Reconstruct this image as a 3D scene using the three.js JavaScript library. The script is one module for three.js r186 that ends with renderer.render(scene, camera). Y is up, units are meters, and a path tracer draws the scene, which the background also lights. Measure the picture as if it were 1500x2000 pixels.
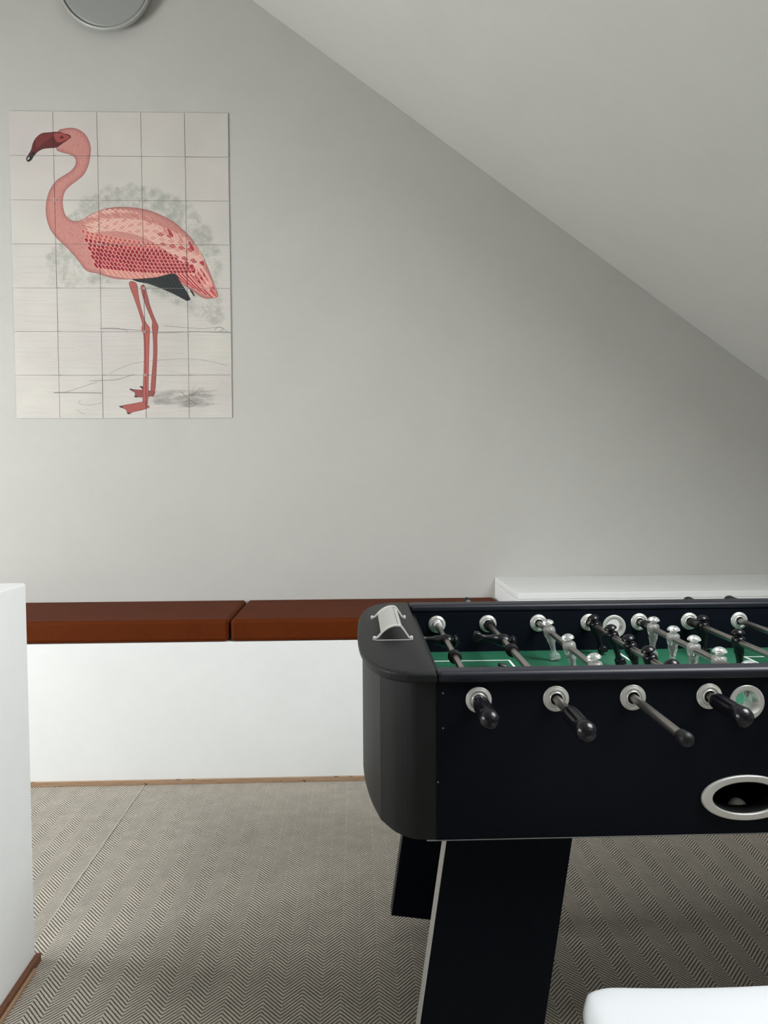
import * as THREE from 'three';
import { RectAreaLightUniformsLib } from 'three/addons/lights/RectAreaLightUniformsLib.js';
import { RoundedBoxGeometry } from 'three/addons/geometries/RoundedBoxGeometry.js';
import { mergeGeometries, mergeVertices, toCreasedNormals } from 'three/addons/utils/BufferGeometryUtils.js';

// ------------------------------------------------------------------ camera, sky, daylight, exposure
const scene = new THREE.Scene();
const renderer = new THREE.WebGLRenderer({ antialias: true });
renderer.toneMapping = THREE.LinearToneMapping;
renderer.toneMappingExposure = 1.14;
renderer.shadowMap.enabled = true;
RectAreaLightUniformsLib.init();

const camera = new THREE.PerspectiveCamera(2 * Math.atan(1000 / 1500) * 180 / Math.PI, 1500 / 2000, 0.05, 60);
{
  const yaw = 2.0 * Math.PI / 180, pitch = 2.4 * Math.PI / 180, roll = 0.006;
  const fw = new THREE.Vector3(Math.sin(yaw) * Math.cos(pitch), -Math.sin(pitch), -Math.cos(yaw) * Math.cos(pitch));
  const r = new THREE.Vector3(Math.cos(yaw), 0, Math.sin(yaw)), u = new THREE.Vector3().crossVectors(r, fw);
  const r2 = r.clone().multiplyScalar(Math.cos(roll)).addScaledVector(u, -Math.sin(roll));
  const u2 = u.clone().multiplyScalar(Math.cos(roll)).addScaledVector(r, Math.sin(roll));
  const m = new THREE.Matrix4().makeBasis(r2, u2, fw.clone().negate());
  camera.quaternion.setFromRotationMatrix(m);
  camera.position.set(0, 1.2, 0);
}
scene.add(camera);

const SKY = [0.97, 0.99, 1.0];                     // overcast sky, seen through a roof window and a window in the left wall
scene.background = new THREE.Color().setRGB(SKY[0] * 3, SKY[1] * 3, SKY[2] * 3);
const DAYLIGHT = 16;                                // radiance of the bright sky standing in both windows

// ------------------------------------------------------------------ room measures
const ZW = -3.55, ZB = 2.6;                         // gable wall, wall behind the camera
const SLOPE = 0.7135, RIDGE_X = -1.3, XR = 2.6, XL = -3.3;
const roofH = (x) => 3.0225 - SLOPE * (x >= RIDGE_X ? x : 2 * RIDGE_X - x);
const RA = Math.atan(SLOPE), RIDGE_H = roofH(RIDGE_X);
// roof window: centre x on the slope, z centre, length along the slope, width along z; wall window: height and z range
const ROOF_WINDOW = { x: 1.24, z: -1.20, len: 1.30, wid: 1.04 }, ROOF_T = 0.24;
const WALL_WINDOW = { y0: 0.75, y1: 2.05, z0: -2.4, z1: -0.7 }, WALL_T = 0.2;
{
  const w = ROOF_WINDOW, l = new THREE.RectAreaLight(new THREE.Color().setRGB(...SKY), DAYLIGHT, w.len - 0.12, w.wid - 0.12);
  const n = new THREE.Vector3(-Math.sin(RA), -Math.cos(RA), 0), p = new THREE.Vector3(w.x, roofH(w.x), w.z).addScaledVector(n, -0.15);
  l.position.copy(p); l.up.set(0, 0, 1); l.lookAt(p.clone().add(n)); l.rotateZ(Math.PI / 2); l.name = 'roof_window_daylight'; scene.add(l);
  const v = WALL_WINDOW, q = new THREE.RectAreaLight(new THREE.Color().setRGB(...SKY), DAYLIGHT, v.z1 - v.z0 - 0.12, v.y1 - v.y0 - 0.12);
  q.position.set(XL - 0.10, (v.y0 + v.y1) / 2, (v.z0 + v.z1) / 2); q.lookAt(0, q.position.y, q.position.z); q.name = 'wall_window_daylight'; scene.add(q);
}

// ------------------------------------------------------------------ helpers
function mulberry(a) { return () => { a |= 0; a = a + 0x6D2B79F5 | 0; let t = Math.imul(a ^ a >>> 15, 1 | a); t = t + Math.imul(t ^ t >>> 7, 61 | t) ^ t; return ((t ^ t >>> 14) >>> 0) / 4294967296; }; }
const rnd = mulberry(20240611);
const rgb = (r, g, b) => new THREE.Color().setRGB(r, g, b);
const srgb = (r, g, b) => new THREE.Color().setRGB(r / 255, g / 255, b / 255, THREE.SRGBColorSpace);
function tag(o, label, category, extra = {}) { Object.assign(o.userData, { label, category }, extra); return o; }
function part(name, geo, mat, parent) {
  const m = new THREE.Mesh(geo, mat); m.name = name; m.castShadow = m.receiveShadow = true; (parent || scene).add(m); return m;
}
function group(name, parent) { const g = new THREE.Group(); g.name = name; (parent || scene).add(g); return g; }
function structure(o) { o.userData.kind = 'structure'; return o; }
function box(w, h, d, x, y, z) { const g = new THREE.BoxGeometry(w, h, d); g.translate(x, y, z); return g; }
function boxTo(x0, x1, y0, y1, z0, z1) { return box(x1 - x0, y1 - y0, Math.abs(z1 - z0), (x0 + x1) / 2, (y0 + y1) / 2, (z0 + z1) / 2); }
function rbox(x0, x1, y0, y1, z0, z1, r = 0.004, s = 3) {
  const g = new RoundedBoxGeometry(x1 - x0, y1 - y0, Math.abs(z1 - z0), s, r); g.translate((x0 + x1) / 2, (y0 + y1) / 2, (z0 + z1) / 2); return g;
}
function uvPlanar(g, a, b, s = 1) { const p = g.attributes.position, uv = new Float32Array(p.count * 2); const k = { x: 'getX', y: 'getY', z: 'getZ' }; for (let i = 0; i < p.count; i++) { uv[2 * i] = p[k[a]](i) * s; uv[2 * i + 1] = p[k[b]](i) * s; } g.setAttribute('uv', new THREE.BufferAttribute(uv, 2)); return g; }
// box-mapped uv in metres from the normals
function uvBox(g0) {
  const g = g0.index ? g0.toNonIndexed() : g0; const p = g.attributes.position, n = g.attributes.normal, uv = new Float32Array(p.count * 2);
  for (let i = 0; i < p.count; i++) {
    const ax = Math.abs(n.getX(i)), ay = Math.abs(n.getY(i)), az = Math.abs(n.getZ(i));
    let u, v; if (ay >= ax && ay >= az) { u = p.getX(i); v = p.getZ(i); } else if (ax >= az) { u = p.getZ(i); v = p.getY(i); } else { u = p.getX(i); v = p.getY(i); }
    uv[2 * i] = u; uv[2 * i + 1] = v;
  }
  g.setAttribute('uv', new THREE.BufferAttribute(uv, 2)); return g;
}
function lathe(pts, seg = 32) { return new THREE.LatheGeometry(pts.map(([r, y]) => new THREE.Vector2(r, y)), seg); }
function latheZ(pts, seg = 32) { const g = lathe(pts, seg); g.rotateX(Math.PI / 2); return g; }   // lathe's y becomes z

// tileable value noise
function tileNoise(seed) {
  const r = mulberry(seed), T = new Float32Array(65536); for (let i = 0; i < 65536; i++) T[i] = r();
  return (x, y, per) => {
    const xi = Math.floor(x), yi = Math.floor(y), fx = x - xi, fy = y - yi, sx = fx * fx * (3 - 2 * fx), sy = fy * fy * (3 - 2 * fy);
    const w = (a) => ((a % per) + per) % per, h = (a, b) => T[(w(a) * 131 + w(b) * 241 + w(a) * w(b) * 7) & 65535];
    return (h(xi, yi) * (1 - sx) + h(xi + 1, yi) * sx) * (1 - sy) + (h(xi, yi + 1) * (1 - sx) + h(xi + 1, yi + 1) * sx) * sy;
  };
}
function dataTexture(w, h, fn, color = true) {
  const d = new Uint8Array(w * h * 4);
  for (let y = 0; y < h; y++) for (let x = 0; x < w; x++) { const c = fn(x / w, y / h, x, y), i = (y * w + x) * 4; d[i] = Math.max(0, Math.min(255, c[0])); d[i + 1] = Math.max(0, Math.min(255, c[1])); d[i + 2] = Math.max(0, Math.min(255, c[2])); d[i + 3] = 255; }
  const t = new THREE.DataTexture(d, w, h); t.wrapS = t.wrapT = THREE.RepeatWrapping; t.magFilter = THREE.LinearFilter; t.minFilter = THREE.LinearMipmapLinearFilter; t.generateMipmaps = true;
  if (color) t.colorSpace = THREE.SRGBColorSpace; t.needsUpdate = true; return t;
}

// ------------------------------------------------------------------ materials
const n1 = tileNoise(11), n2 = tileNoise(23);
const rollerBump = dataTexture(512, 512, (u, v) => { const a = 255 * (0.5 * n1(u * 128, v * 128, 128) + 0.3 * n2(u * 64, v * 64, 64) + 0.2 * n1(u * 12, v * 12, 12)); return [a, a, a]; }, false);
rollerBump.repeat.set(2.2, 2.2);
const plasterMap = dataTexture(256, 256, (u, v) => { const a = 250 + 5 * (n1(u * 10, v * 10, 10) * 0.6 + n2(u * 40, v * 40, 40) * 0.4); return [a, a, a]; });
plasterMap.repeat.set(0.7, 0.7);
const wallPaint = new THREE.MeshStandardMaterial({ name: 'wall paint', color: rgb(0.52, 0.515, 0.485), map: plasterMap, roughness: 0.92, bumpMap: rollerBump, bumpScale: 0.0002 });
const whiteLacquer = new THREE.MeshStandardMaterial({ name: 'white painted board', color: rgb(0.81, 0.825, 0.82), map: plasterMap, roughness: 0.6, bumpMap: rollerBump, bumpScale: 0.00008 });
const grainMap = dataTexture(512, 128, (u, v) => {
  const g = n1(u * 8, v * 64, 64) * 0.5 + n2(u * 24, v * 120, 128) * 0.5, k = n1(u * 20 + 3, v * 4, 20) > 0.86 && n2(u * 40, v * 8, 40) > 0.55 ? 0.55 : 1;
  return [(136 + 46 * g) * k, (108 + 44 * g) * k, (82 + 42 * g) * k];
});
const trimWood = new THREE.MeshStandardMaterial({ name: 'raw plywood edge', map: grainMap, roughness: 0.75 });
trimWood.map.repeat.set(1.6, 12);
const trimWoodDark = new THREE.MeshStandardMaterial({ name: 'red brown wood edge', color: srgb(178, 142, 124), map: grainMap, roughness: 0.7 });
const leatherBump = dataTexture(512, 512, (u, v) => { const a = 255 * (0.55 * n1(u * 170, v * 170, 170) + 0.45 * n2(u * 90, v * 90, 90)); return [a, a, a]; }, false);
leatherBump.repeat.set(5, 5);
const leatherMap = dataTexture(256, 256, (u, v) => { const a = n1(u * 9, v * 9, 9) * 0.5 + n2(u * 70, v * 70, 70) * 0.5; return [236 + 19 * a, 236 + 19 * a, 236 + 19 * a]; });
const leather = new THREE.MeshPhysicalMaterial({ name: 'tan leatherette', color: srgb(90, 39, 11), map: leatherMap, roughness: 0.62, specularIntensity: 0.13, bumpMap: leatherBump, bumpScale: 0.00025 });

const blackLaminate = new THREE.MeshPhysicalMaterial({ name: 'black laminate', color: rgb(0.004, 0.0055, 0.009), roughness: 0.4, specularIntensity: 0.14, bumpMap: rollerBump, bumpScale: 0.00005 });
const blackPlastic = new THREE.MeshPhysicalMaterial({ name: 'black moulded plastic', color: rgb(0.011, 0.012, 0.0125), roughness: 0.5, specularIntensity: 0.45, bumpMap: rollerBump, bumpScale: 0.00012 });
const railPlastic = new THREE.MeshPhysicalMaterial({ name: 'navy black rail', color: rgb(0.010, 0.011, 0.018), roughness: 0.42, specularIntensity: 0.6 });
const blackGloss = new THREE.MeshPhysicalMaterial({ name: 'glossy black plastic', color: rgb(0.004, 0.004, 0.006), roughness: 0.26, specularIntensity: 0.7 });
const rubber = new THREE.MeshPhysicalMaterial({ name: 'black rubber', color: rgb(0.006, 0.006, 0.0065), roughness: 0.5, specularIntensity: 0.5 });
const steel = new THREE.MeshStandardMaterial({ name: 'steel rod', color: rgb(0.42, 0.40, 0.38), metalness: 1, roughness: 0.32 });
const satinSilver = new THREE.MeshStandardMaterial({ name: 'silver grey plastic', color: rgb(0.58, 0.58, 0.55), roughness: 0.28, metalness: 0.45 });
const silverEdge = new THREE.MeshStandardMaterial({ name: 'silver edge band', color: rgb(0.62, 0.62, 0.60), roughness: 0.4, metalness: 0.3 });
const dullEdge = new THREE.MeshStandardMaterial({ name: 'dull grey edge band', color: rgb(0.16, 0.16, 0.155), roughness: 0.5, metalness: 0.3 });
const whitePlastic = new THREE.MeshStandardMaterial({ name: 'white plastic', color: rgb(0.56, 0.58, 0.595), roughness: 0.5 });
const clearPlastic = new THREE.MeshPhysicalMaterial({ name: 'clear plastic', color: rgb(0.95, 0.965, 0.95), roughness: 0.08, transmission: 0.84, thickness: 0.01, ior: 1.49 });
const clearSheet = new THREE.MeshPhysicalMaterial({ name: 'scuffed clear sheet', color: rgb(0.66, 0.66, 0.63), roughness: 0.3, transmission: 0.6, thickness: 0, ior: 1.49 });
const frostedRail = new THREE.MeshPhysicalMaterial({ name: 'milky clear plastic', color: rgb(0.8, 0.8, 0.78), roughness: 0.25, transmission: 0.35, thickness: 0, ior: 1.49 });
const fieldMat = new THREE.MeshStandardMaterial({ name: 'green playfield', color: srgb(33, 94, 69), roughness: 0.45 });
const lineWhite = new THREE.MeshStandardMaterial({ name: 'white field print', color: rgb(0.8, 0.85, 0.82), roughness: 0.5 });
const woodLeg = new THREE.MeshStandardMaterial({ name: 'light beech', color: srgb(196, 160, 118), roughness: 0.55 });
const lampGlass = new THREE.MeshStandardMaterial({ name: 'grey opal diffuser', color: rgb(0.31, 0.32, 0.31), roughness: 0.4 });
const lampRim = new THREE.MeshStandardMaterial({ name: 'satin lamp rim', color: rgb(0.44, 0.45, 0.43), roughness: 0.4, metalness: 0.2 });

// flatweave carpet: chevron columns of light yarn with dark yarn between
const COL = 0.089, PITCH = 0.0122, CT_W = COL * 8, CT_H = PITCH * 61;
const carpetPhase = (u, v) => {
  const x = u * CT_W, y = v * CT_H, c = ((x / COL) % 1 + 1) % 1, tri = c < 0.5 ? c * 2 : 2 - c * 2;
  const wob = 0.10 * (n1(u * 96, v * 96, 96) - 0.5) + 0.06 * (n2(u * 300, v * 300, 300) - 0.5);
  let ph = (y + tri * COL * 0.5 * 1.12) / PITCH + wob; ph -= Math.floor(ph);
  const edge = Math.min(Math.abs(c - 0.5), c, 1 - c) * COL;               // distance to the column border
  return [ph, edge, c];
};
const carpetMap = dataTexture(2048, 2048, (u, v) => {
  const [ph, edge] = carpetPhase(u, v);
  const d = Math.abs(ph - 0.5) * 2;                                     // 1 at dark yarn
  let k = Math.min(1, Math.max(0, (d - 0.52) / 0.3)); k = k * k * (3 - 2 * k);
  if (edge < 0.0009) k *= 0.45;
  const f = n2(u * 620, v * 620, 620), g = n1(u * 22, v * 22, 22), t = 0.90 + 0.16 * f + 0.06 * (g - 0.5);
  return [(194 * (1 - k) + 78 * k) * t, (187 * (1 - k) + 71 * k) * t, (175 * (1 - k) + 61 * k) * t];
});
const carpetBump = dataTexture(2048, 2048, (u, v) => {
  const [ph, edge] = carpetPhase(u, v); const d = Math.abs(ph - 0.5) * 2, f = n2(u * 620, v * 620, 620);
  let h = 210 * (1 - Math.pow(d, 2.4)) + 40 * f; if (edge < 0.0008) h *= 0.7; return [h, h, h];
}, false);
const carpet = new THREE.MeshStandardMaterial({ name: 'taupe herringbone carpet', map: carpetMap, roughness: 0.95, bumpMap: carpetBump, bumpScale: 0.0018 });

// ------------------------------------------------------------------ room shell
{
  const fg = new THREE.BoxGeometry(XR - XL + 0.4, 0.12, ZB - ZW + 0.4); fg.translate((XR + XL) / 2, -0.06, (ZB + ZW) / 2);
  const g = fg.toNonIndexed(), p = g.attributes.position, uv = new Float32Array(p.count * 2);
  for (let i = 0; i < p.count; i++) { uv[2 * i] = (p.getX(i) + 0.848) / CT_W; uv[2 * i + 1] = -p.getZ(i) / CT_H; }
  g.setAttribute('uv', new THREE.BufferAttribute(uv, 2));
  const floor = structure(part('floor', g, carpet)); floor.userData.label = 'taupe and cream herringbone flatweave carpet floor';
  // the join between two carpet widths, its cut edge a little proud
  const pts = []; for (let i = 0; i <= 60; i++) { const z = -3.02 + i * 0.016; pts.push(new THREE.Vector3(-0.848 + 0.0012 * (rnd() - 0.5), 0.0004 + 0.0012 * rnd() - (i > 48 ? (i - 48) * 0.00018 : 0), z)); }
  const seamMat = new THREE.MeshStandardMaterial({ name: 'cut carpet edge', color: rgb(0.58, 0.56, 0.51), roughness: 0.95 });
  part('carpet_seam', new THREE.TubeGeometry(new THREE.CatmullRomCurve3(pts), 160, 0.0016, 6), seamMat, floor);

  const gable = (z0, z1) => {
    const s = new THREE.Shape(); s.moveTo(XL - 0.2, -0.1); s.lineTo(XR + 0.2, -0.1); s.lineTo(XR + 0.2, roofH(XR + 0.2) + 0.05); s.lineTo(RIDGE_X, RIDGE_H + 0.05); s.lineTo(XL - 0.2, roofH(XL - 0.2) + 0.05); s.closePath();
    const e = new THREE.ExtrudeGeometry(s, { depth: z1 - z0, bevelEnabled: false }); e.translate(0, 0, z0); return uvBox(e);
  };
  structure(part('wall_back', gable(ZW - 0.15, ZW), wallPaint)).userData.label = 'off-white painted gable end wall';
  structure(part('wall_front', gable(ZB, ZB + 0.15), wallPaint)).userData.label = 'off-white gable wall opposite the poster';
  structure(part('wall_right', uvBox(boxTo(XR, XR + 0.15, 0, roofH(XR) + 0.1, ZW, ZB)), wallPaint)).userData.label = 'low knee wall under the sloping ceiling';
  const rect = (K, a0, a1, b0, b1) => { const k = new K(); k.moveTo(a0, b0); k.lineTo(a1, b0); k.lineTo(a1, b1); k.lineTo(a0, b1); k.closePath(); return k; };
  const glass = new THREE.MeshPhysicalMaterial({ name: 'window glass', color: rgb(1, 1, 1), roughness: 0, transmission: 1, thickness: 0, ior: 1.5 });
  // builds in a flat frame (a, b, thickness) and turns it into place; keeps faces outward
  const placer = (A, B, N, o) => { const M = new THREE.Matrix4().makeBasis(A, B, N); M.setPosition(o); return (g0) => { let g = g0.index ? g0.toNonIndexed() : g0; g.applyMatrix4(M); if (M.determinant() < 0) for (const at of Object.values(g.attributes)) { const n = at.itemSize; for (let i = 0; i < at.count; i += 3) for (let q = 0; q < n; q++) { const t = at.array[i * n + q]; at.array[i * n + q] = at.array[(i + 1) * n + q]; at.array[(i + 1) * n + q] = t; } } g.computeVertexNormals(); return uvBox(g); }; };
  const extr = (s, d0, d1) => { const e = new THREE.ExtrudeGeometry(s, { depth: d1 - d0, bevelEnabled: false }); e.translate(0, 0, d0); return e; };
  const openingIn = (win, place, a0, a1, b0, b1, t, d, mullion) => {
    const f = rect(THREE.Shape, a0, a1, b0, b1); f.holes.push(rect(THREE.Path, a0 + t, a1 - t, b0 + t, b1 - t)); part('window_frame', place(extr(f, d, d + 0.06)), whiteLacquer, win);
    const cells = mullion ? [[a0 + t, (a0 + a1) / 2 - 0.025], [(a0 + a1) / 2 + 0.025, a1 - t]] : [[a0 + t, a1 - t]];
    if (mullion) part('mullion', place(extr(rect(THREE.Shape, (a0 + a1) / 2 - 0.025, (a0 + a1) / 2 + 0.025, b0 + t, b1 - t), d + 0.005, d + 0.055)), whiteLacquer, win);
    for (const [c0, c1] of cells) part('pane', place(extr(rect(THREE.Shape, c0, c1, b0 + t, b1 - t), d + 0.028, d + 0.032)), glass, win);
  };
  // left wall with its window
  {
    const v = WALL_WINDOW, place = placer(new THREE.Vector3(0, 0, 1), new THREE.Vector3(0, 1, 0), new THREE.Vector3(-1, 0, 0), new THREE.Vector3(XL, 0, 0));
    const s = rect(THREE.Shape, ZW, ZB, 0, roofH(XL) + 0.1); s.holes.push(rect(THREE.Path, v.z0, v.z1, v.y0, v.y1));
    structure(part('wall_left', place(extr(s, 0, WALL_T)), wallPaint)).userData.label = 'side wall beyond the stair opening, with a wide window';
    const win = structure(group('window_2')); win.userData.label = 'wide window in the wall beyond the stair'; openingIn(win, place, v.z0, v.z1, v.y0, v.y1, 0.06, 0.12, true);
  }
  // sloping ceilings, the right one with its roof window
  for (const side of [1, -1]) {
    const xe = side > 0 ? XR + 0.25 : XL - 0.25, L = Math.abs(xe - RIDGE_X) / Math.cos(RA);
    const place = placer(new THREE.Vector3(side * Math.cos(RA), -Math.sin(RA), 0), new THREE.Vector3(0, 0, 1), new THREE.Vector3(side * Math.sin(RA), Math.cos(RA), 0), new THREE.Vector3(RIDGE_X, RIDGE_H, 0));
    const s = rect(THREE.Shape, 0, L, ZW - 0.15, ZB + 0.15), w = ROOF_WINDOW, a = (w.x - RIDGE_X) / Math.cos(RA);
    if (side > 0) s.holes.push(rect(THREE.Path, a - w.len / 2, a + w.len / 2, w.z - w.wid / 2, w.z + w.wid / 2));
    structure(part(side > 0 ? 'ceiling' : 'ceiling_left', place(extr(s, 0, ROOF_T)), wallPaint)).userData.label = side > 0 ? 'sloping attic ceiling over the football table' : 'sloping attic ceiling over the stair side';
    if (side > 0) { const win = structure(group('window_1')); win.userData.label = 'roof window over the football table'; openingIn(win, place, a - w.len / 2, a + w.len / 2, w.z - w.wid / 2, w.z + w.wid / 2, 0.06, 0.17, false); }
  }
  // caulk bead in the corner of gable wall and slope
  const c0 = new THREE.Vector3(RIDGE_X + 0.02, roofH(RIDGE_X + 0.02) - 0.002, ZW + 0.001), c1 = new THREE.Vector3(XR, roofH(XR) - 0.002, ZW + 0.001);
  structure(part('trim_1', new THREE.TubeGeometry(new THREE.LineCurve3(c0, c1), 1, 0.0014, 6), wallPaint)).userData.label = 'thin caulk line where wall meets slope';
}

// ------------------------------------------------------------------ half-height stair wall on the left, wood strips at the carpet
{
  const w = structure(part('wall_stair', uvBox(rbox(-0.95, -0.813, 0, 0.953, -1.905, 1.2, 0.006)), whiteLacquer));
  w.userData.label = 'white half-height stair wall with rounded top edge';
  const t = structure(group('trim_2')); t.userData.label = 'red-brown wood strip along the foot of the half-height wall';
  part('strip', uvBox(rbox(-0.813, -0.800, 0.0, 0.021, -1.908, 1.2, 0.002, 2)), trimWoodDark, t);
  part('filler_strip', uvBox(rbox(-0.800, -0.793, 0.0, 0.012, -1.86, 1.2, 0.002, 2)), trimWood, t);
  const b = structure(part('trim_3', uvBox(rbox(-1.9, 0.62, 0, 0.018, -3.03, -3.019, 0.0015, 2)), trimWood)); b.userData.label = 'pale plywood strip along the foot of the white bench';
}

// ------------------------------------------------------------------ bench, cushions, cabinet
{
  const b = group('storage_bench'); tag(b, 'long white built-in bench box under the tan leather cushions', 'bench');
  part('front_panel', uvBox(rbox(-2.0, 0.638, 0.0, 0.563, -3.05, -3.03, 0.002, 2)), whiteLacquer, b);
  part('seat_board', uvBox(boxTo(-2.0, 0.638, 0.543, 0.5625, -3.549, -3.0505)), whiteLacquer, b);
  part('end_panel', uvBox(boxTo(-2.0, -1.98, 0.0, 0.5425, -3.549, -3.0505)), whiteLacquer, b);

  const cushion = (x0, x1) => {
    // slab with soft edges and a slightly crowned top
    const g = new RoundedBoxGeometry(x1 - x0, 0.088, 0.505, 6, 0.016); const p = g.attributes.position, hw = (x1 - x0) / 2;
    for (let i = 0; i < p.count; i++) { const x = p.getX(i) / hw, z = p.getZ(i) / 0.2525, y = p.getY(i); if (y > 0) p.setY(i, y + 0.003 * (1 - x ** 8) * (1 - z * z)); }
    g.computeVertexNormals(); return uvBox(g);
  };
  const mk = (x0, x1, label) => {
    const c = group('seat_cushion'); c.position.set((x0 + x1) / 2, 0.563, -3.29); tag(c, label, 'cushion', { group: 'leather cushions on the white bench' });
    const g = cushion(x0, x1); g.translate(0, 0.044, 0); part('cover', g, leather, c);
    // piping seam along the lower front edge
    const pts = [new THREE.Vector3(-(x1 - x0) / 2 + 0.012, 0.0055, 0.2515), new THREE.Vector3((x1 - x0) / 2 - 0.012, 0.0055, 0.2515)];
    part('piping', new THREE.TubeGeometry(new THREE.LineCurve3(...pts), 1, 0.0022, 6), leather, c);
    return c;
  };
  mk(-1.66, -0.513, 'tan leather bench cushion with one end behind the white half-height wall');
  const c2 = mk(-0.505, 0.632, 'tan leather bench cushion reaching from the cushion joint to the white cabinet'); c2.name = 'seat_cushion_001';

  const k = group('storage_cabinet'); tag(k, 'low white cabinet with a flat top at the end of the leather cushions', 'cabinet');
  part('top_panel', uvBox(rbox(0.640, 2.59, 0.719, 0.744, -3.549, -3.03, 0.002, 2)), whiteLacquer, k);
  part('front_panel', uvBox(boxTo(0.6585, 2.59, 0.0, 0.7185, -3.05, -3.031)), whiteLacquer, k);
  part('side_panel', uvBox(boxTo(0.640, 0.658, 0.0, 0.7185, -3.549, -3.031)), whiteLacquer, k);
}

// ------------------------------------------------------------------ wall lamp
{
  const l = group('wall_lamp'); l.position.set(-1.09, 3.387, ZW); tag(l, 'round grey flush wall lamp with a thin pale rim above the poster', 'lamp');
  part('base_plate', latheZ([[0, 0.0], [0.17, 0.0], [0.17, 0.03], [0, 0.03]], 64), lampRim, l);
  part('rim', latheZ([[0.188, 0.028], [0.2, 0.030], [0.2045, 0.036], [0.2045, 0.052], [0.2015, 0.056], [0.196, 0.056], [0.1945, 0.050], [0.188, 0.048], [0.188, 0.028]], 96), lampRim, l);
  part('diffuser', latheZ([[0.1945, 0.030], [0.1945, 0.050], [0.18, 0.0535], [0.12, 0.058], [0.05, 0.060], [0, 0.0605]], 96), lampGlass, l);
}
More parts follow.
